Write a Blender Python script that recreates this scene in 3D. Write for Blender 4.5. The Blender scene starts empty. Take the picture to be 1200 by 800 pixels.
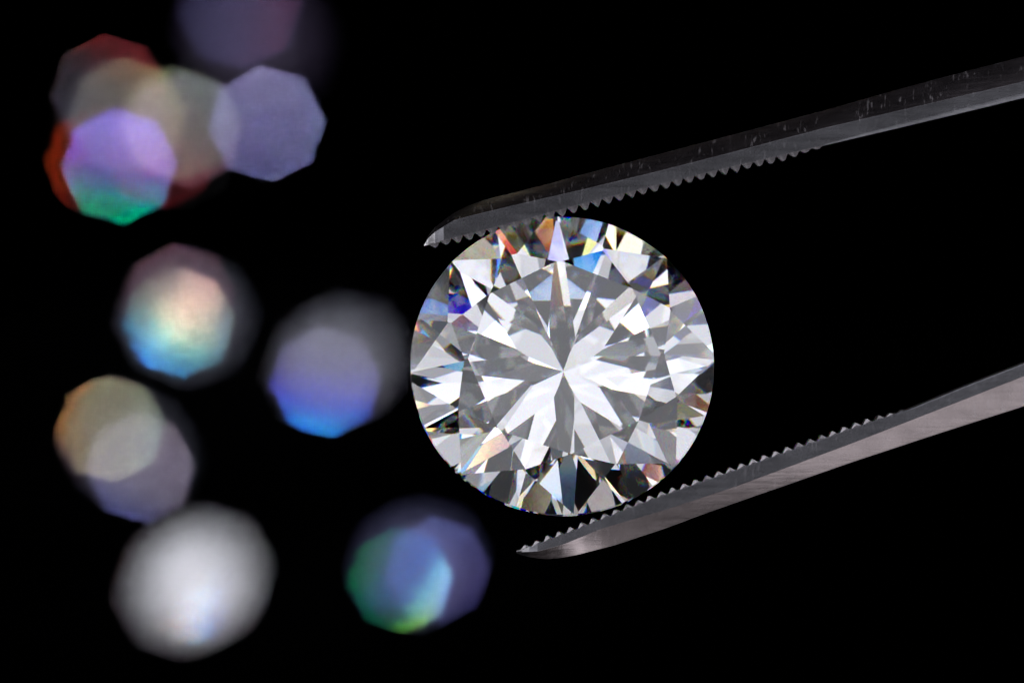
import bpy, bmesh, math, random
import numpy as np
from mathutils import Matrix, Vector

random.seed(7)
RNG = np.random.default_rng(7)
TILT, TILT_AZ = 12.172, 78.485
HELD_DX, HELD_DY = -1.24, -2.76
N_R, N_G, N_B = 2.229, 2.246, 2.277
BLADE_ROT = 27.5
ARM_U = (.05, .046, [(497, -.02), (700, -.012), (1200, -.03)])
ARM_L = (.05, .057, [(605, .0), (660, .01), (720, .036), (800, .051), (1000, .062), (1200, .068)])
FIRE = .95
DENOISE = 'RGB'
GLOSS = .35
S = bpy.context.scene
S.unit_settings.scale_length = 0.01          # one unit is one centimetre

# ------------------------------------------------------------------ camera, world, exposure
# Measuring frame: x right, y up, z towards the lens, focus plane z = 0, lens at z = 25 cm.
FD = 25.0                                    # lens to held stone
K = 0.65 / 356.0                             # centimetres per photograph pixel in the focus plane
SLOPE = math.radians(8.3)                    # how steeply the lens looks down on the black table top
NY, NZ = math.cos(SLOPE), math.sin(SLOPE)
TABLE_P = np.array([0, 1.58, -75.0])         # a point of the table top in the measuring frame
Mrot = np.array([[1, 0, 0], [0, NZ, -NY], [0, NY, NZ]])
LIFT = -(Mrot @ TABLE_P)[2]
M4 = Matrix([[*Mrot[0], 0], [*Mrot[1], 0], [*Mrot[2], LIFT], [0, 0, 0, 1]])
UP = np.array([0, NY, NZ])                   # world up, seen in the measuring frame

cam_d = bpy.data.cameras.new('camera')
cam = bpy.data.objects.new('camera', cam_d)
S.collection.objects.link(cam)
cam.matrix_world = M4 @ Matrix.Translation((0, 0, FD))
cam_d.sensor_width = 36
cam_d.lens = 36 * FD / (1200 * K)
cam_d.clip_start, cam_d.clip_end = 0.5, 2000
AP = 0.168                                   # radius of the lens opening, cm
cam_d.dof.use_dof = True
cam_d.dof.focus_distance = FD - 0.06
cam_d.dof.aperture_fstop = cam_d.lens * 1e-3 / (2 * AP)
cam_d.dof.aperture_blades = 8
cam_d.dof.aperture_rotation = math.radians(BLADE_ROT)
S.camera = cam

w = bpy.data.worlds.new('World')
S.world = w
w.use_nodes = True
w.node_tree.nodes['Background'].inputs[0].default_value = (0, 0, 0, 1)   # a dark studio
w.node_tree.nodes['Background'].inputs[1].default_value = 0.0
S.view_settings.view_transform = 'Standard'
S.view_settings.look = 'None'
S.view_settings.exposure = 0
S.view_settings.gamma = 1
cy = S.cycles
cy.max_bounces = 20; cy.transmission_bounces = 20; cy.glossy_bounces = 20
cy.diffuse_bounces = 2; cy.blur_glossy = 0
cy.sample_clamp_indirect = 12
cy.use_denoising = True
cy.denoising_input_passes = DENOISE
cy.caustics_reflective = True; cy.caustics_refractive = True
S.render.film_transparent = False


def lin(c):
    return tuple((v / 12.92 if v < .04045 else ((v + .055) / 1.055) ** 2.4) for v in c)


def at(px, py, z=0.0):
    """photograph pixel (1200 x 800) at depth z of the measuring frame"""
    s = (FD - z) / FD * K
    return np.array([(px - 600) * s, (400 - py) * s, z])


def link(o, parent=None):
    S.collection.objects.link(o)
    if parent:
        o.parent = parent
    return o


def tag(o, label, cat, group=None):
    o['label'] = label; o['category'] = cat
    if group:
        o['group'] = group
    return o


def mesh_of(name, verts, faces, mat=None, smooth=False):
    me = bpy.data.meshes.new(name)
    me.from_pydata([tuple(map(float, v)) for v in verts], [], faces)
    bm = bmesh.new(); bm.from_mesh(me)
    bmesh.ops.recalc_face_normals(bm, faces=bm.faces)
    bm.to_mesh(me); bm.free()
    if mat:
        me.materials.append(mat)
    for p in me.polygons:
        p.use_smooth = smooth
    return me


# ------------------------------------------------------------------ studio lamps round the held stone
LAMP_R = 40.0
# rings of soft lamps: polar angle from the lens axis, then one strength per lamp round the ring
RINGS = [
    (0, 9, [0.00, 0.03]),
    (9, 18, [0.02, 0.02, 0.00, 0.00, 0.00, 0.01]),
    (18, 27, [0.72, 0.83, 1.00, 1.01, 0.66, 0.73, 0.00, 0.00, 0.00, 0.66]),
    (27, 36, [1.00, 0.67, 0.07, 0.73, 0.94, 0.05, 1.03, 1.66, 0.77, 1.03, 0.06, 0.00, 1.66, 0.77]),
    (36, 45, [0.05, 0.89, 0.00, 1.19, 1.39, 0.01, 1.06, 1.41, 0.84, 0.49, 0.43, 1.15, 0.00, 0.36, 0.03, 0.66, 0.57]),
    (45, 54, [0.00, 0.44, 1.19, 0.00, 0.01, 0.02, 1.26, 1.12, 1.23, 0.39, 0.00, 0.01, 0.78, 0.69, 0.71, 0.02, 0.33, 0.36, 1.47, 0.04]),
    (54, 63, [0.11, 1.51, 0.72, 1.23, 0.00, 0.00, 1.66, 0.02, 1.40, 1.29, 1.04, 0.91, 0.61, 0.01, 0.00, 0.36, 0.04, 0.04, 0.02, 0.10, 0.78, 0.98]),
    (63, 72, [0.90, 1.66, 1.47, 0.08, 1.09, 1.09, 0.60, 1.16, 0.00, 0.06, 1.37, 0.05, 0.74, 0.00, 0.04, 0.78, 1.19, 1.17, 0.39, 0.02, 0.00, 0.10, 0.56, 1.14]),
    (72, 81, [1.18, 1.66, 1.66, 0.00, 0.01, 0.91, 0.11, 0.00, 0.02, 0.00, 1.36, 1.28, 1.66, 1.39, 1.09, 1.25, 0.08, 1.66, 1.16, 0.06, 1.10, 0.40, 1.66, 0.00, 0.63]),
    (81, 90, [0.60, 1.18, 0.06, 1.22, 1.13, 1.25, 0.36, 0.00, 0.60, 0.00, 1.60, 0.49, 1.66, 0.00, 1.14, 0.01, 0.00, 0.34, 1.11, 1.19, 1.66, 1.66, 1.63, 1.50, 0.10, 0.05]),
    (90, 100, [0.40, 1.31, 0.73, 0.00, 0.76, 0.05, 0.62, 0.00, 0.41, 0.02, 1.00, 1.66, 1.66, 0.76, 1.07, 0.40, 0.35, 0.36, 0.00, 1.14, 1.36, 1.11, 1.66, 1.37, 1.49, 1.62]),
]

LAMP_TINT = (0.90, 0.91, 1.0)
LAMP_GAIN = 1.12


def aim(pos, target, xdir=None):
    """matrix (measuring frame) of a lamp at pos shining at target"""
    z = np.array(pos, float) - np.array(target, float); z /= np.linalg.norm(z)
    x = np.array(xdir if xdir is not None else np.cross([0, 0, 1.], z), float)
    if np.linalg.norm(x) < 1e-6:
        x = np.array([1., 0, 0])
    x -= z * (x @ z); x /= np.linalg.norm(x)
    y = np.cross(z, x)
    m = Matrix.Identity(4)
    for i in range(3):
        m[i][0], m[i][1], m[i][2], m[i][3] = x[i], y[i], z[i], pos[i]
    return m


def area_lamp(name, m, sx, sy, radiance, colour=(1, 1, 1)):
    L = bpy.data.lights.new(name, 'AREA')
    L.shape = 'RECTANGLE'; L.size = sx; L.size_y = sy
    L.energy = radiance * math.pi * sx * sy
    L.color = colour
    o = bpy.data.objects.new(name, L)
    link(o); o.matrix_world = M4 @ m
    return o


HELD = at(660 + HELD_DX, 431.5 + HELD_DY, 0)
for t0, t1, row in RINGS:
    n = len(row)
    tm = math.radians((t0 + t1) / 2)
    for k, v in enumerate(row):
        if v < 0.02:
            continue
        a = (k + .5) / n * 2 * math.pi
        if n == 1:
            d = np.array([0, 0, 1.]); sx = sy = 2 * LAMP_R * math.sin(math.radians(t1)) * .886
        else:
            d = np.array([math.sin(tm) * math.cos(a), math.sin(tm) * math.sin(a), math.cos(tm)])
            sx = 2 * LAMP_R * math.sin(tm) * math.tan(math.pi / n); sy = LAMP_R * math.radians(t1 - t0)
        area_lamp('soft_lamp', aim(HELD + d * LAMP_R, HELD), sx, sy, v * LAMP_GAIN, LAMP_TINT)


# ------------------------------------------------------------------ materials
def new_mat(name):
    m = bpy.data.materials.new(name); m.use_nodes = True
    nt = m.node_tree; nt.nodes.clear()
    out = nt.nodes.new('ShaderNodeOutputMaterial')
    return m, nt, out


def diamond_material(n_r, n_g, n_b):
    """Diamond with dispersion: the outer surface bends red, green and blue by different amounts;
    reflection inside is colourless."""
    m, nt, out = new_mat('diamond')
    N, Lk = nt.nodes, nt.links

    def refr(col, ior):
        r = N.new('ShaderNodeBsdfRefraction'); r.distribution = 'SHARP' if 'SHARP' in [i.identifier for i in r.bl_rna.properties['distribution'].enum_items] else 'GGX'
        r.inputs['Color'].default_value = (*col, 1); r.inputs['Roughness'].default_value = 0
        r.inputs['IOR'].default_value = ior
        return r
    a, b, c = refr((1, 0, 0), n_r), refr((0, 1, 0), n_g), refr((0, 0, 1), n_b)
    s1 = N.new('ShaderNodeAddShader'); s2 = N.new('ShaderNodeAddShader')
    Lk.new(a.outputs[0], s1.inputs[0]); Lk.new(b.outputs[0], s1.inputs[1])
    Lk.new(s1.outputs[0], s2.inputs[0]); Lk.new(c.outputs[0], s2.inputs[1])
    plain = refr((1, 1, 1), n_g)
    s3 = N.new('ShaderNodeMixShader'); s3.inputs[0].default_value = FIRE      # share of the light that is split
    Lk.new(plain.outputs[0], s3.inputs[1]); Lk.new(s2.outputs[0], s3.inputs[2]); s2 = s3
    gl = N.new('ShaderNodeBsdfGlossy'); gl.inputs['Roughness'].default_value = 0
    gl.inputs['Color'].default_value = (1, 1, 1, 1)
    fr = N.new('ShaderNodeFresnel'); fr.inputs['IOR'].default_value = n_g
    outer = N.new('ShaderNodeMixShader')
    Lk.new(fr.outputs[0], outer.inputs[0]); Lk.new(s2.outputs[0], outer.inputs[1]); Lk.new(gl.outputs[0], outer.inputs[2])
    glass = N.new('ShaderNodeBsdfGlass'); glass.inputs['Roughness'].default_value = 0
    glass.inputs['IOR'].default_value = n_g; glass.inputs['Color'].default_value = (1, 1, 1, 1)
    geo = N.new('ShaderNodeNewGeometry')
    mix = N.new('ShaderNodeMixShader')
    Lk.new(geo.outputs['Backfacing'], mix.inputs[0])
    Lk.new(outer.outputs[0], mix.inputs[1]); Lk.new(glass.outputs[0], mix.inputs[2])
    Lk.new(mix.outputs[0], out.inputs[0])
    return m


def far_gem_material(name, body, gloss=.35):
    """Loose stone: mirror-bright facets over a body colour standing in for refracted glow."""
    m, nt, out = new_mat(name)
    N, Lk = nt.nodes, nt.links
    g = N.new('ShaderNodeBsdfGlossy'); g.inputs['Roughness'].default_value = 0
    g.inputs['Color'].default_value = (gloss, gloss, gloss, 1)
    d = N.new('ShaderNodeBsdfDiffuse'); d.inputs['Color'].default_value = (*body, 1)
    s = N.new('ShaderNodeAddShader')
    Lk.new(g.outputs[0], s.inputs[0]); Lk.new(d.outputs[0], s.inputs[1]); Lk.new(s.outputs[0], out.inputs[0])
    return m


def steel_material(name, base, rough, scratch=1.0):
    m, nt, out = new_mat(name)
    N, Lk = nt.nodes, nt.links
    p = N.new('ShaderNodeBsdfPrincipled')
    p.inputs['Metallic'].default_value = 1
    tc = N.new('ShaderNodeTexCoord')
    mp = N.new('ShaderNodeMapping'); mp.inputs['Scale'].default_value = (7, 90, 60)
    mp.inputs['Rotation'].default_value = (0, 0, math.radians(-14))
    Lk.new(tc.outputs['Object'], mp.inputs[0])
    brush = N.new('ShaderNodeTexNoise'); brush.inputs['Scale'].default_value = 1.0; brush.inputs['Detail'].default_value = 5
    Lk.new(mp.outputs[0], brush.inputs[0])
    mot = N.new('ShaderNodeTexNoise'); mot.inputs['Scale'].default_value = 14; mot.inputs['Detail'].default_value = 4
    Lk.new(tc.outputs['Object'], mot.inputs[0])
    cr = N.new('ShaderNodeMapRange'); cr.inputs[1].default_value = .3; cr.inputs[2].default_value = .7
    cr.inputs[3].default_value = .78; cr.inputs[4].default_value = 1.12
    Lk.new(mot.outputs[0], cr.inputs[0])
    cm = N.new('ShaderNodeVectorMath'); cm.operation = 'SCALE'
    cm.inputs[0].default_value = base
    Lk.new(cr.outputs[0], cm.inputs['Scale'])
    Lk.new(cm.outputs[0], p.inputs['Base Color'])
    rr = N.new('ShaderNodeMapRange'); rr.inputs[3].default_value = rough * .8; rr.inputs[4].default_value = rough * 1.25
    Lk.new(brush.outputs[0], rr.inputs[0]); Lk.new(rr.outputs[0], p.inputs['Roughness'])
    # short nicks across the bevel
    mp2 = N.new('ShaderNodeMapping'); mp2.inputs['Scale'].default_value = (150, 30, 22)
    mp2.inputs['Rotation'].default_value = (0, 0, math.radians(-18))
    Lk.new(tc.outputs['Object'], mp2.inputs[0])
    nick = N.new('ShaderNodeTexNoise'); nick.inputs['Scale'].default_value = 1; nick.inputs['Detail'].default_value = 3
    Lk.new(mp2.outputs[0], nick.inputs[0])
    nr = N.new('ShaderNodeMapRange'); nr.inputs[1].default_value = .6; nr.inputs[2].default_value = .7
    Lk.new(nick.outputs[0], nr.inputs[0])
    nk = N.new('ShaderNodeMath'); nk.operation = 'MULTIPLY'; nk.inputs[1].default_value = scratch
    Lk.new(nr.outputs[0], nk.inputs[0])
    cmx = N.new('ShaderNodeMix'); cmx.data_type = 'RGBA'
    Lk.new(nk.outputs[0], cmx.inputs[0]); Lk.new(cm.outputs[0], cmx.inputs[6]); cmx.inputs[7].default_value = (.8, .76, .77, 1)
    Lk.new(cmx.outputs[2], p.inputs['Base Color'])
    rmx = N.new('ShaderNodeMix'); rmx.data_type = 'FLOAT'
    Lk.new(nk.outputs[0], rmx.inputs[0]); Lk.new(rr.outputs[0], rmx.inputs[2]); rmx.inputs[3].default_value = .7
    Lk.new(rmx.outputs[0], p.inputs['Roughness'])
    b1 = N.new('ShaderNodeBump'); b1.inputs['Strength'].default_value = .15; b1.inputs['Distance'].default_value = .004
    Lk.new(brush.outputs[0], b1.inputs['Height'])
    Lk.new(b1.outputs[0], p.inputs['Normal'])
    Lk.new(p.outputs[0], out.inputs[0])
    return m


def black_material():
    m, nt, out = new_mat('black_table_top')
    d = nt.nodes.new('ShaderNodeBsdfDiffuse'); d.inputs[0].default_value = (.0002, .0002, .00024, 1)
    nt.links.new(d.outputs[0], out.inputs[0])
    return m


# ------------------------------------------------------------------ brilliant cut
def brilliant_planes(cr, pv, table, star, low, t, off, po=0., px=0., py=0.):
    """facet planes (normal, distance) of a unit-radius round brilliant, girdle at z = 0"""
    R = 1.; tc = math.tan(math.radians(cr)); tp = math.tan(math.radians(pv)); h = t / 2
    c = math.cos(math.radians(22.5)); zt = h + tc * (R - table)
    pt = lambda r, a, z: np.array([r * math.cos(math.radians(a)), r * math.sin(math.radians(a)), z])

    def three(a, b, d):
        n = np.cross(b - a, d - a); n /= np.linalg.norm(n); s = n @ a
        return (n, s) if s > 0 else (-n, -s)
    crown = [(np.array([0, 0, 1.]), zt)]; pav = []
    for k in range(8):
        a = 90 + off + 45 * k
        n = np.array([tc * math.cos(math.radians(a)), tc * math.sin(math.radians(a)), 1]); n /= np.linalg.norm(n)
        crown.append((n, n @ pt(R, a, h)))
        rs = table * c + star * (R - table * c)
        st = pt(rs, a + 22.5, h + tc * (R - rs * c))
        crown.append(three(pt(table, a, zt), pt(table, a + 45, zt), st))
        crown.append(three(st, pt(R, a, h), pt(R, a + 22.5, h)))
        crown.append(three(st, pt(R, a + 45, h), pt(R, a + 22.5, h)))
    for k in range(8):
        a = 90 + off + po + 45 * k
        n = np.array([tp * math.cos(math.radians(a)), tp * math.sin(math.radians(a)), -1]); n /= np.linalg.norm(n)
        pav.append((n, n @ pt(R, a, -h)))
        rl = R * (1 - low); lo = pt(rl, a + 22.5, -h - tp * (R - rl * c))
        pav.append(three(lo, pt(R, a, -h), pt(R, a + 22.5, -h)))
        pav.append(three(lo, pt(R, a + 45, -h), pt(R, a + 22.5, -h)))
    Q = np.eye(3); Q[0, 2] = px; Q[1, 2] = py
    for n, d in pav:
        m = np.linalg.inv(Q).T @ n; l = np.linalg.norm(m); crown.append((m / l, d / l))
    return crown


def cut_gem(name, planes, R, mat, sides=128):
    bm = bmesh.new()
    bmesh.ops.create_cone(bm, cap_ends=True, segments=sides, radius1=1, radius2=1, depth=4)
    for n, d in planes:
        g = bm.verts[:] + bm.edges[:] + bm.faces[:]
        r = bmesh.ops.bisect_plane(bm, geom=g, dist=1e-6, plane_co=Vector(n * d), plane_no=Vector(n), clear_outer=True)
        e = [x for x in r['geom_cut'] if isinstance(x, bmesh.types.BMEdge) and len(x.link_faces) < 2]
        if e:
            bmesh.ops.holes_fill(bm, edges=e, sides=0)
    bmesh.ops.recalc_face_normals(bm, faces=bm.faces)
    bmesh.ops.scale(bm, vec=(R, R, R), verts=bm.verts)
    me = bpy.data.meshes.new(name); bm.to_mesh(me)
    bad = [e for e in bm.edges if len(e.link_faces) != 2]
    if bad:
        print('open edges in', name, len(bad))
    bm.free(); me.materials.append(mat)
    for p in me.polygons:
        p.use_smooth = False
    return me


def lean(tilt, az):
    t = math.radians(tilt); a = math.radians(az)
    return Matrix.Rotation(t, 4, Vector((-math.sin(a), math.cos(a), 0)))


# ------------------------------------------------------------------ setting
tb = 60.0
n_up = Vector(UP)
verts = []
for wx, wy in ((-60, 40), (60, 40), (60, 190), (-60, 190)):
    verts.append((wx, wy, 0))
for wx, wy in ((-60, 40), (60, 40), (60, 190), (-60, 190)):
    verts.append((wx, wy, -2.5))
top = bpy.data.objects.new('table_top', mesh_of('table_top', verts, [(0, 1, 2, 3), (4, 5, 6, 7), (0, 1, 5, 4), (1, 2, 6, 5), (2, 3, 7, 6), (3, 0, 4, 7)], black_material()))
link(top); top['kind'] = 'structure'

# ------------------------------------------------------------------ the held stone
HELD_FACETS = [   # normal and distance of every facet, unit girdle radius
    (0.00000, 0.00000, 1.00000, 0.27995),
    (-0.01962, 0.55895, 0.82897, 0.59270),
    (-0.12117, 0.24226, 0.96262, 0.43127),
    (-0.18233, 0.62553, 0.75860, 0.67263),
    (-0.38269, 0.52526, 0.76004, 0.67174),
    (-0.43326, 0.36078, 0.82591, 0.59544),
    (-0.25310, 0.08397, 0.96379, 0.42839),
    (-0.57629, 0.33622, 0.74488, 0.68117),
    (-0.65208, 0.07220, 0.75471, 0.67508),
    (-0.56033, -0.03831, 0.82738, 0.59428),
    (-0.23754, -0.09898, 0.96632, 0.42164),
    (-0.62316, -0.18170, 0.76070, 0.67130),
    (-0.53191, -0.39410, 0.74950, 0.67835),
    (-0.37089, -0.42175, 0.82739, 0.59429),
    (-0.08654, -0.26321, 0.96085, 0.43549),
    (-0.33372, -0.57802, 0.74466, 0.68130),
    (-0.07864, -0.65657, 0.75015, 0.67795),
    (0.03368, -0.56484, 0.82452, 0.59684),
    (0.12118, -0.24097, 0.96294, 0.43048),
    (0.17431, -0.63504, 0.75256, 0.67652),
    (0.40339, -0.51859, 0.75388, 0.67570),
    (0.42104, -0.36637, 0.82976, 0.59214),
    (0.25254, -0.08290, 0.96403, 0.42779),
    (0.56871, -0.33486, 0.75129, 0.67730),
    (0.65919, -0.09562, 0.74587, 0.68055),
    (0.57366, 0.03225, 0.81846, 0.60211),
    (0.24947, 0.10482, 0.96269, 0.43074),
    (0.64192, 0.17513, 0.74650, 0.68020),
    (0.51839, 0.39212, 0.75995, 0.67192),
    (0.37199, 0.42258, 0.82647, 0.59511),
    (0.09871, 0.25229, 0.96260, 0.43111),
    (0.34481, 0.57613, 0.74107, 0.68338),
    (0.08151, 0.65651, 0.74990, 0.67813),
    (-0.02801, 0.69596, -0.71753, 0.72542),
    (-0.16339, 0.69251, -0.70267, 0.72492),
    (-0.41252, 0.57614, -0.70562, 0.72093),
    (-0.50073, 0.46984, -0.72699, 0.71679),
    (-0.60044, 0.37791, -0.70473, 0.71746),
    (-0.69161, 0.11560, -0.71296, 0.71265),
    (-0.68029, -0.03133, -0.73227, 0.70922),
    (-0.67358, -0.15615, -0.72243, 0.70824),
    (-0.56344, -0.40182, -0.72186, 0.70713),
    (-0.46443, -0.49405, -0.73500, 0.70622),
    (-0.37092, -0.58566, -0.72071, 0.70749),
    (-0.11793, -0.68558, -0.71838, 0.70945),
    (0.02217, -0.68532, -0.72791, 0.71069),
    (0.16815, -0.67767, -0.71588, 0.71253),
    (0.42024, -0.56536, -0.70977, 0.71708),
    (0.51082, -0.46508, -0.72302, 0.71821),
    (0.61476, -0.36969, -0.69671, 0.72302),
    (0.69887, -0.11604, -0.70577, 0.72493),
    (0.69656, 0.02611, -0.71702, 0.72598),
    (0.69329, 0.16134, -0.70237, 0.72810),
    (0.58675, 0.41471, -0.69551, 0.73051),
    (0.48015, 0.50847, -0.71478, 0.72898),
    (0.37035, 0.61235, -0.69848, 0.72990),
    (0.12039, 0.70356, -0.70036, 0.72805),
]
held_planes = [(np.array(f[:3]) / np.linalg.norm(f[:3]), f[3]) for f in HELD_FACETS]
stone = bpy.data.objects.new('diamond', cut_gem('diamond', held_planes, 0.325, diamond_material(N_R, N_G, N_B)))
link(stone)
stone.matrix_world = M4 @ Matrix.Translation(HELD) @ lean(TILT, TILT_AZ)
tag(stone, 'large clear round brilliant cut diamond gripped between the tweezers, in sharp focus', 'diamond')

# ------------------------------------------------------------------ tweezers
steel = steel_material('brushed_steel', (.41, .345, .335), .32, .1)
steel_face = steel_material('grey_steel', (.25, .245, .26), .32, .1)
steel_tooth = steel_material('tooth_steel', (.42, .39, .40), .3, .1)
steel_tip = steel_material('tip_glint_steel', (.85, .82, .82), .22, .1)  # pale base colour painted in for the glint at each tip
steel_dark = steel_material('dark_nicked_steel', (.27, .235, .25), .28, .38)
twz = bpy.data.objects.new('tweezers', None)
link(twz); twz.empty_display_size = .3
JOINT = at(3700, -520, 0)
twz.matrix_world = M4 @ Matrix.Translation(JOINT)
tag(twz, 'steel tweezers with fine toothed jaws closed on the large diamond', 'tweezers')


def child(name, me, parent, local):
    o = bpy.data.objects.new(name, me)
    link(o, parent); o.matrix_parent_inverse = Matrix.Identity(4); o.matrix_basis = local
    return o


def interp(tab, x):
    t = np.array(tab, float)
    return float(np.interp(x, t[:, 0], t[:, 1]))


def make_arm(xs, inner, ridge, outer, lip, zr, zi, zo, mat, bevel_mat, tip_scale):
    """One jaw: a bar whose front is a narrow lip, a flat face, a ridge and an outer bevel."""
    V = []; F = []
    sgn = 1 if interp(outer, 900) < interp(inner, 900) else -1          # +1: the bevel lies above the face
    for x in xs:
        s = tip_scale(x)
        yi, yr, yo, lw = interp(inner, x), interp(ridge, x), interp(outer, x), interp(lip, x)
        zo_ = interp(zo, x)
        ring = [at(x, yi, 0) + [0, 0, (zi - .0013 * lw) * s], at(x, yi - sgn * lw, 0) + [0, 0, zi * s],
                at(x, yr, 0) + [0, 0, zr * s], at(x, yo, 0) + [0, 0, zo_ * s],
                at(x, yo, 0) + [0, 0, -.18 * s], at(x, yi, 0) + [0, 0, -zi * s - .05]]
        V += [p - JOINT for p in ring]
    m = 6
    for i in range(len(xs) - 1):
        for k in range(m):
            F.append((i * m + k, i * m + (k + 1) % m, (i + 1) * m + (k + 1) % m, (i + 1) * m + k))
    F.append(tuple(range(m))); F.append(tuple((len(xs) - 1) * m + k for k in range(m)))
    me = mesh_of('arm', V, F, mat)
    me.materials.append(bevel_mat)
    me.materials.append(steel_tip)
    for i in range(len(xs) - 1):
        me.polygons[i * m + 2].material_index = 1
        if xs[i] < xs[0] + 12:                              # tip glint, put into a paler base colour
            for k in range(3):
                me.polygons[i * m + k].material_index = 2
    for p in me.polygons:
        p.use_smooth = True
    o = child('arm', me, twz, Matrix.Identity(4))
    b = o.modifiers.new('edge', 'BEVEL'); b.width = .009; b.segments = 4; b.limit_method = 'ANGLE'; b.angle_limit = math.radians(9)
    b.harden_normals = False
    return o


XU = [497, 502, 510, 520, 532, 548, 566, 590, 615, 645, 680, 720, 780, 850, 920, 965, 1050, 1130, 1200, 1500, 2400, 3300, 3700]
UP_OUT = [(497, 286), (502, 276), (510, 266), (520, 258), (535, 247), (560, 236), (600, 226), (660, 211), (680, 205), (820, 168), (960, 131), (1080, 97), (1200, 66), (3700, -560)]
UP_RID = [(497, 287.2), (502, 279.5), (510, 272), (532, 258.5), (560, 251), (580, 246.5), (615, 238), (690, 221), (820, 189), (960, 152), (1080, 124), (1200, 96), (3700, -540)]
UP_INN = [(497, 288.4), (502, 287.2), (510, 285), (532, 279), (560, 272), (615, 257.5), (680, 240), (820, 204.5), (965, 171), (1080, 144), (1200, 115), (3700, -520)]
XL = sorted(set(list(range(640, 1200, 16)) + [605, 612, 620, 630, 645, 660, 680, 705, 740, 780, 830, 880, 940, 1000, 1062, 1130, 1200, 1500, 2400, 3300, 3700]))
LO_INN = [(605, 645), (616, 641.5), (631, 636), (675, 619.5), (742, 592.5), (780, 578.5), (880, 543.5), (960, 515), (1000, 500.5), (1062, 480), (1130, 452), (1200, 424.7), (3700, -520)]
LO_RID = [(605, 646.5), (616, 646), (631, 645), (660, 637), (705, 618.5), (780, 596.5), (860, 570), (1000, 518), (1100, 479), (1200, 440), (3700, -500)]
LO_OUT = [(605, 648), (618, 652), (637, 655), (655, 653.5), (675, 650), (720, 638), (780, 618), (828, 600), (1000, 540), (1100, 507), (1200, 475), (3700, -478)]
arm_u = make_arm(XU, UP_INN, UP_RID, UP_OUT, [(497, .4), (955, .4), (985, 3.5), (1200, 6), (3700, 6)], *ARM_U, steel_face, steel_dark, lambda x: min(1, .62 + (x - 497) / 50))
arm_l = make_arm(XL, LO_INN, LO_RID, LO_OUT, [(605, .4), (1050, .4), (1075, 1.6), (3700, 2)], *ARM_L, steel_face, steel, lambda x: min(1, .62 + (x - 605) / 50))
arm_u['label'] = 'dark upper arm of the tweezers with a nicked bevel'
arm_l['label'] = 'paler lower arm of the tweezers'


def tooth_mesh(prof, zfront, zback, mat, shift):
    """a tooth: the given profile (pixels along the jaw, pixels out) drawn back through the jaw"""
    P = [(x * K, y * K) for x, y in prof]
    n = len(P)
    c = .003
    cx_, cy_ = sum(p[0] for p in P) / n, sum(p[1] for p in P) / n
    V = [(x, y, zfront) for x, y in P] + [(x, y, zback) for x, y in P] + [(cx_ + shift, cy_, zfront + c)]
    F = [(2 * n, i, (i + 1) % n) for i in range(n)] + [tuple(n + i for i in range(n))]
    for i in range(n):
        F.append((i, (i + 1) % n, n + (i + 1) % n, n + i))
    return mesh_of('tooth', V, F, mat)


sharp = [tooth_mesh([(-7.0, -1.5), (-6.2, 0.3), (-2.0 + j, 6.2 - abs(j)), (0.4, 7.0 + j), (2.6, 5.6), (6.4, 0.3), (7.0, -1.5)], ARM_U[1] - .003, -ARM_U[1], steel_tooth, q) for j, q in ((0, .001), (.5, -.004), (-.4, .004), (.2, -.001), (-.2, .006))]
blunt = [tooth_mesh([(-6.8, -1.5), (-5.6, 0.2), (-3.2, 3.4), (-1.0 + j, 6.3), (0.9, 6.7 + j), (2.6, 4.6), (5.4, 0.2), (6.8, -1.5)], ARM_L[1] - .003, -ARM_L[1], steel_tooth, q) for j, q in ((0, .002), (.4, -.004), (-.5, .004), (.2, 0), (-.2, .006))]


def teeth(arm, inner, x0, x1, pitch, meshes, sign, small_tail, size=1.0):
    tab = np.array(inner, float)
    x = x0; k = 0
    while x < x1:
        y = np.interp(x, tab[:, 0], tab[:, 1])
        dy = np.interp(x + 3, tab[:, 0], tab[:, 1]) - np.interp(x - 3, tab[:, 0], tab[:, 1])
        ang = math.atan2(-dy, 6)
        s = 1.0 + random.uniform(-.07, .07)
        if small_tail and x > x1 - 45:
            s *= max(.35, (x1 - x) / 45)
        if x < x0 + 20:
            s *= .75
        m = Matrix.Translation(at(x, y, 0) - JOINT) @ Matrix.Rotation(ang, 4, 'Z')
        if sign < 0:
            m = m @ Matrix.Rotation(math.pi, 4, 'Y') @ Matrix.Rotation(math.pi, 4, 'Z')
            m = m @ Matrix.Rotation(0, 4, 'X')
        zs = min(1, .62 + (x - tab[0, 0]) / 50)
        m = m @ Matrix.Diagonal((pitch / 14.0, s * size, zs, 1))
        child('tooth', random.choice(meshes), arm, m)
        x += pitch * math.cos(ang); k += 1


teeth(arm_u, UP_INN, 509, 966, 14.0, sharp, -1, True)
teeth(arm_l, LO_INN, 616, 1066, 14.2, blunt, 1, True, .74)

# ------------------------------------------------------------------ loose stones on the table, far out of focus
OCT = 2.828
far_planes = brilliant_planes(34.5, 40.8, .57, .5, .78, .03, 0)
proto = cut_gem('loose_diamond', far_planes, 1.0, far_gem_material('loose_diamond', (.02, .02, .025)), 64)
unit_facets = [(np.array(p.center), np.array(p.normal), p.area) for p in proto.polygons if p.area > .007]
unit_verts = np.array([v.co for v in proto.vertices])


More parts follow.
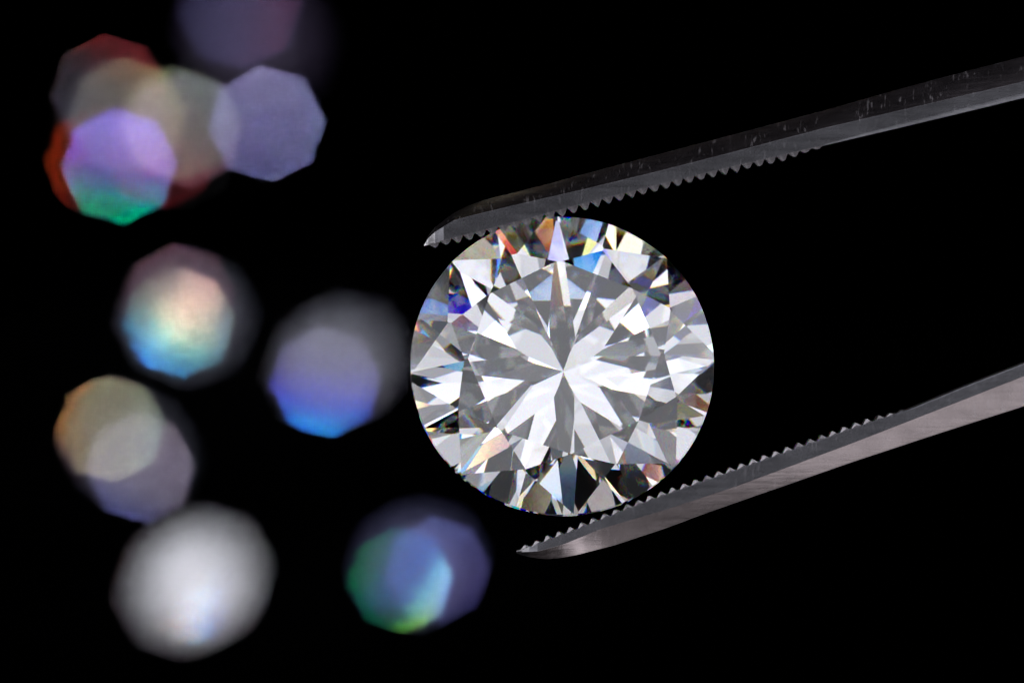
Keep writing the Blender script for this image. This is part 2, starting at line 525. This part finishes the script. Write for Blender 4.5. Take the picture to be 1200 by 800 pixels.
def pose_matrix(phi, spin, tilt):
    """stone lying on its pavilion: axis `tilt` from upright, leaning towards azimuth phi (0 = towards the lens)"""
    spinm = np.array(Matrix.Rotation(spin, 3, 'Z'))
    tm = np.array(Matrix.Rotation(tilt, 3, 'X'))           # leans towards world -Y = the lens
    pm = np.array(Matrix.Rotation(phi, 3, 'Z'))
    return Mrot.T @ pm @ tm @ spinm                         # gem -> measuring frame


def seat(px, py, R, gr):
    """depth at which a stone seen at this pixel lies on the table"""
    low = (unit_verts @ R.T @ UP).min() * gr
    z0, z1 = -95., -25.
    for _ in range(50):
        z = (z0 + z1) / 2
        if (at(px, py, z) - TABLE_P) @ UP + low > 0:
            z1 = z
        else:
            z0 = z
    return at(px, py, z)


MARGIN = 1.4                                   # an added glint lamp is this much wider than the patch the lens sees


def add_glint_lamp(name, c, n, discs, gloss, farea):  # unseen lamp added per facet; its ramp stands in for the stone's fire
    ramp, ang = discs['ramp'], math.radians(discs.get('ang', 0))
    D = FD - c[2]
    d = c - np.array([0, 0, FD]); d /= np.linalg.norm(d)
    r = d - 2 * (d @ n) * n
    Ld = discs.get('L', 220.)
    pos = c + r * Ld
    hits = []
    for q in ((0, 0), (AP, 0), (0, AP)):
        o = np.array([q[0], q[1], FD]); dd = c - o; dd /= np.linalg.norm(dd)
        rr = dd - 2 * (dd @ n) * n
        hits.append(c + rr * (Ld / (rr @ r)))
    ex, ey = hits[1] - hits[0], hits[2] - hits[0]
    m = aim(pos, c, ex)
    Y = np.array([m[i][1] for i in range(3)])
    flip = -1 if Y @ ey < 0 else 1
    half = np.linalg.norm(ex) * MARGIN
    rad = 1 / max(1e-6, farea * gloss)
    o = area_lamp(name, m, 2 * half, 2 * half, rad)
    L = o.data; L.use_nodes = True
    nt = L.node_tree; N, Lk = nt.nodes, nt.links
    em = [x for x in N if x.type == 'EMISSION'][0]
    g = N.new('ShaderNodeNewGeometry')
    sp = N.new('ShaderNodeSeparateXYZ'); Lk.new(g.outputs['Parametric'], sp.inputs[0])
    def ramp_along(ang, stops):
        # lens coordinate along ang, from 0 at one edge of the blur disc to 1 at the other
        a = N.new('ShaderNodeMath'); a.operation = 'MULTIPLY_ADD'
        a.inputs[1].default_value = math.cos(ang) * MARGIN; a.inputs[2].default_value = .5 - .5 * math.cos(ang) * MARGIN
        b = N.new('ShaderNodeMath'); b.operation = 'MULTIPLY_ADD'
        b.inputs[1].default_value = math.sin(ang) * MARGIN * flip; b.inputs[2].default_value = -.5 * math.sin(ang) * MARGIN * flip
        Lk.new(sp.outputs[0], a.inputs[0]); Lk.new(sp.outputs[1], b.inputs[0])
        ad = N.new('ShaderNodeMath'); ad.operation = 'ADD'
        Lk.new(a.outputs[0], ad.inputs[0]); Lk.new(b.outputs[0], ad.inputs[1])
        cr = N.new('ShaderNodeValToRGB'); Lk.new(ad.outputs[0], cr.inputs[0])
        els = cr.color_ramp.elements
        for i, (t, col) in enumerate(stops):
            e = els[i] if i < 2 else els.new((t + 1) / 2)
            e.position = (t + 1) / 2
            e.color = (*lin(col), 1)
        return cr.outputs[0]
    col = ramp_along(ang, ramp)
    if 'ramp2' in discs:
        mx = N.new('ShaderNodeMix'); mx.data_type = 'RGBA'; mx.blend_type = 'MULTIPLY'; mx.inputs[0].default_value = 1
        Lk.new(col, mx.inputs[6]); Lk.new(ramp_along(math.radians(discs['ang2']), discs['ramp2']), mx.inputs[7])
        col = mx.outputs[2]
    Lk.new(col, em.inputs[0])


def flat(*c):
    return [(-1, c), (1, c)]


LOOSE = [
    dict(px=130, py=193, free=14, r=.17, body=(.03, .03, .034), label='blurred loose diamond glinting violet and green, lower of the two at the upper left', discs=[
        dict(at=(140, 195), w=3, ang=82, ramp=[(-1, (0, .60, .33)), (-.5, (0, .58, .42)), (-.34, (.15, .38, .55)), (-.05, (.34, .26, .58)), (.5, (.33, .27, .66)), (1, (.36, .31, .80))]),
        dict(at=(118, 190), ang=0, ramp=[(-1, (0.43, 0.17, 0.04)), (-.7, (0.32, 0.10, 0.04)), (-.3, (0.11, 0.03, 0.04)), (1, (0.14, 0.04, 0.06))]),
    ]),
    dict(px=137, py=124, free=14, r=.18, body=(.03, .03, .032), label='dim blurred loose diamond, reddish grey and beige, just above the violet and green one', discs=[
        dict(at=(127, 108), area=70, ang=65, ramp=[(-1, (0.16, 0.16, 0.20)), (.3, (0.19, 0.17, 0.19)), (.5, (0.31, 0.14, 0.14)), (1, (0.29, 0.10, 0.12))]),
        dict(at=(145, 139), area=70, ang=40, ramp=[(-1, (0.24, 0.25, 0.28)), (.2, (0.30, 0.28, 0.25)), (.75, (0.35, 0.31, 0.22)), (1, (0.22, 0.32, 0.18))]),
    ]),
    dict(px=308, py=150, free=14, r=.16, body=(.02, .019, .022), label='blurred loose diamond showing one crisp pale lavender disc', discs=[
        dict(at=(312, 146), w=3, ang=60, ramp=[(-1, (0.30, 0.30, 0.44)), (0, (0.36, 0.36, 0.50)), (1, (0.41, 0.41, 0.54))]),
    ]),
    dict(px=208, py=164, free=14, r=.20, body=(.02, .019, .022), label='dim mauve and red blurred loose diamond left of the lavender one', discs=[
        dict(at=(217, 154), area=80, ang=80, ramp=[(-1, (0.31, 0.17, 0.19)), (-.2, (0.28, 0.23, 0.28)), (1, (0.32, 0.32, 0.36))]),
        dict(at=(190, 184), w=.5, area=90, ang=90, ramp=[(-1, (0.22, 0.04, 0.05)), (0, (0.14, 0.05, 0.07)), (1, (0.13, 0.11, 0.13))]),
        dict(at=(205, 128), w=.5, area=70, ang=10, ramp=[(-1, (0.34, 0.32, 0.29)), (-.2, (0.32, 0.30, 0.26)), (.5, (0.19, 0.25, 0.18)), (1, (0.16, 0.16, 0.16))]),
    ]),
    dict(px=298, py=46, free=6, r=.36, spot=26000, body=(.19, .15, .26), label='faint mauve blurred loose diamond cut by the top edge of the picture', discs=[
        dict(at=(281, 8), w=.5, area=260, ang=0, ramp=[(-1, (.12, .12, .2)), (.3, (.2, .19, .3)), (1, (.26, .11, .17))]),
    ]),
    dict(px=216, py=380, free=9, r=.2, spot=150000, body=(.15, .15, .19), label='blurred loose diamond glinting peach, yellow and cyan in a rainbow disc', discs=[
        dict(at=(212, 375), w=3, ang=50, ramp=[(-1, (.14, .34, .86)), (-.75, (.2, .62, .88)), (-.45, (.36, .76, .76)), (-.2, (.72, .86, .70)), (.05, (.92, .84, .67)), (.4, (.95, .78, .65)), (.75, (.80, .63, .56)), (1, (.6, .45, .42))],
             ang2=-42, ramp2=[(-1, (.1, .1, .16)), (-.6, (.35, .42, .46)), (-.3, (.75, .85, .85)), (-.08, (1, 1, 1)), (.12, (1, 1, 1)), (.35, (.62, .78, .76)), (.65, (.42, .66, .72)), (.95, (.22, .4, .7))]),
        dict(at=(210, 350), area=130, ang=90, ramp=[(-1, (.14, .11, .14)), (1, (.28, .19, .23))]),
    ]),
    dict(px=391, py=418, free=6, r=.24, spot=170000, body=(.18, .18, .215), label='blurred grey loose diamond with a blue lower disc, beside the large diamond', discs=[
        dict(at=(383, 454), w=3, ang=84, ramp=[(-1, (.06, .66, .86)), (-.84, (.12, .34, .82)), (-.5, (.16, .15, .68)), (-.1, (.27, .26, .50)), (.25, (.31, .30, .40)), (1, (.31, .30, .35))]),
    ]),
    dict(px=146, py=524, free=14, r=.23, spot=100000, body=(.14, .14, .18), label='blurred loose diamond of two overlapping discs, olive above and mauve below', discs=[
        dict(at=(129, 492), w=3, ang=-10, ramp=[(-1, (.58, .40, .17)), (-.75, (.44, .41, .31)), (.5, (.40, .42, .34)), (1, (.28, .44, .43))]),
        dict(at=(166, 551), w=3, ang=60, ramp=[(-1, (.22, .24, .40)), (-.3, (.34, .32, .38)), (.5, (.36, .33, .39)), (1, (.28, .25, .27))]),
    ]),
    dict(px=228, py=678, free=3, spot=76000, r=.26, body=(.74, .73, .78), label='bright white blurred loose diamond, lowest on the left', discs=[
        dict(at=(226, 692), w=.4, area=40, ang=-8, ramp=[(-.2, (0, 0, 0)), (-.1, (.85, .58, .34)), (-.02, (.7, .85, .6)), (.08, (.2, .62, .85)), (.28, (.2, .25, .66)), (.55, (0, 0, 0))],
             ang2=90, ramp2=[(-1, (1, 1, 1)), (-.2, (.9, .9, .9)), (.35, (0, 0, 0))]),
    ]),
    dict(px=492, py=648, free=12, r=.2, spot=95000, body=(.10, .10, .19), label='blurred loose diamond glinting green and deep blue, below the large diamond', discs=[
        dict(at=(468, 684), w=3, ang=-28, ramp=[(-1, (0, .33, .17)), (-.6, (0, .31, .2)), (-.25, (0, .25, .38)), (.25, (.0, .22, .46)), (.44, (.06, .5, .62)), (.62, (.48, .76, .72)), (.8, (.35, .5, .75)), (1, (.3, .35, .65))],
             ang2=84, ramp2=[(-1, (1, 1, .15)), (-.75, (1, 1, .5)), (-.45, (1, 1, .9)), (0, (1, 1, 1)), (1, (.9, .85, 1))]),
        dict(at=(515, 671), w=3, area=60, ang=100, ramp=[(-1, (0.13, 0.12, 0.26)), (-.2, (0.17, 0.15, 0.29)), (.4, (0.20, 0.20, 0.38)), (1, (0.27, 0.31, 0.49))]),
    ]),
]

VIEW0 = np.array([0, 0, FD])


def facet_ok(c, n, pos):
    v = pos - VIEW0; v = v / np.linalg.norm(v)
    if -(v @ n) < .35:
        return False
    r = v - 2 * (v @ n) * n
    off = math.degrees(math.acos(max(-1, min(1, r[2]))))
    return off > 24 and math.degrees(math.asin(max(-1, min(1, r @ UP)))) > 4


for gi, G in enumerate(LOOSE):
    gr = G.get('r', .2)
    bmf = [(c * gr, n, a * gr * gr) for c, n, a in unit_facets]
    D0 = FD - seat(G['px'], G['py'], pose_matrix(0, 0, .85), gr)[2]
    sc = K * D0 / FD
    best = None
    T = np.array([d['at'] for d in G['discs']], float).reshape(-1, 2)
    for trial in range(500):
        phi = RNG.uniform(-1.2, 1.2); spin = RNG.uniform(0, math.pi / 4); tilt = math.radians(RNG.uniform(36, 50))
        R = pose_matrix(phi, spin, tilt)
        pos = at(G['px'], G['py'], FD - D0)
        cand = []
        for c, n, a in bmf:
            n2 = R @ n; c2 = R @ c
            if facet_ok(c2, n2, pos):
                fa = a * abs(n2[2])
                cand.append((c2[0] / sc, -c2[1] / sc, fa / sc ** 2, c2, n2))
        if len(cand) < len(T) or not len(T):
            if not len(T):
                best = (0, R, (G['px'], G['py']), [])
                break
            continue
        Cn = np.array([q[:2] for q in cand]); Ar = np.array([q[2] for q in cand])
        for sh in range(12):
            ctr = np.array([G['px'], G['py']]) + RNG.uniform(-G['free'], G['free'], 2)
            used = set(); cost = 0; pick = []
            for ti, t in enumerate(T):
                dd = np.hypot(*(Cn + ctr - t).T) + np.abs(Ar - G['discs'][ti].get('area', 42)) * .12
                for u in used:
                    dd[u] = 1e9
                k = int(dd.argmin()); used.add(k); pick.append(k); cost += dd[k] ** 2 * G['discs'][ti].get('w', 1)
            if best is None or cost < best[0]:
                best = (cost, R, ctr, [cand[k] for k in pick])
    cost, R, ctr, pick = best
    pos = seat(ctr[0], ctr[1], R, gr)
    me = proto.copy() if gi else proto
    me.materials.clear(); me.materials.append(far_gem_material('loose_diamond', G['body']))
    o = bpy.data.objects.new('loose_diamond', me)
    link(o)
    mm = Matrix.Identity(4)
    for i in range(3):
        for j in range(3):
            mm[i][j] = R[i, j] * gr
        mm[i][3] = pos[i]
    o.matrix_world = M4 @ mm
    tag(o, G['label'], 'diamond', 'blurred loose diamonds behind the tweezers')
    if G.get('spot'):                                     # added unseen lamp, brightens the halo of this stone alone
        sl = bpy.data.lights.new('added_halo_lamp', 'SPOT'); sl.energy = G['spot']; sl.spot_size = math.radians(5); sl.spot_blend = .4
        sl.shadow_soft_size = 1.0; sl.color = (.95, .95, 1)
        so = bpy.data.objects.new('added_halo_lamp', sl); link(so)
        so.matrix_world = M4 @ aim(pos + np.array([-9, 14, 34.]), pos)
    D = FD - pos[2]; px = K * D / FD
    Rb = AP * (D - FD) / D / K
    print('loose', gi, 'cost %.0f' % cost, 'D %.1f' % D, 'blur %.1f' % Rb, [round(q[2]) for q in pick])
    for q, d in zip(pick, G['discs']):
        add_glint_lamp('added_glint_lamp', pos + q[3], q[4], d, GLOSS, q[2] / (OCT * Rb ** 2) * .93)
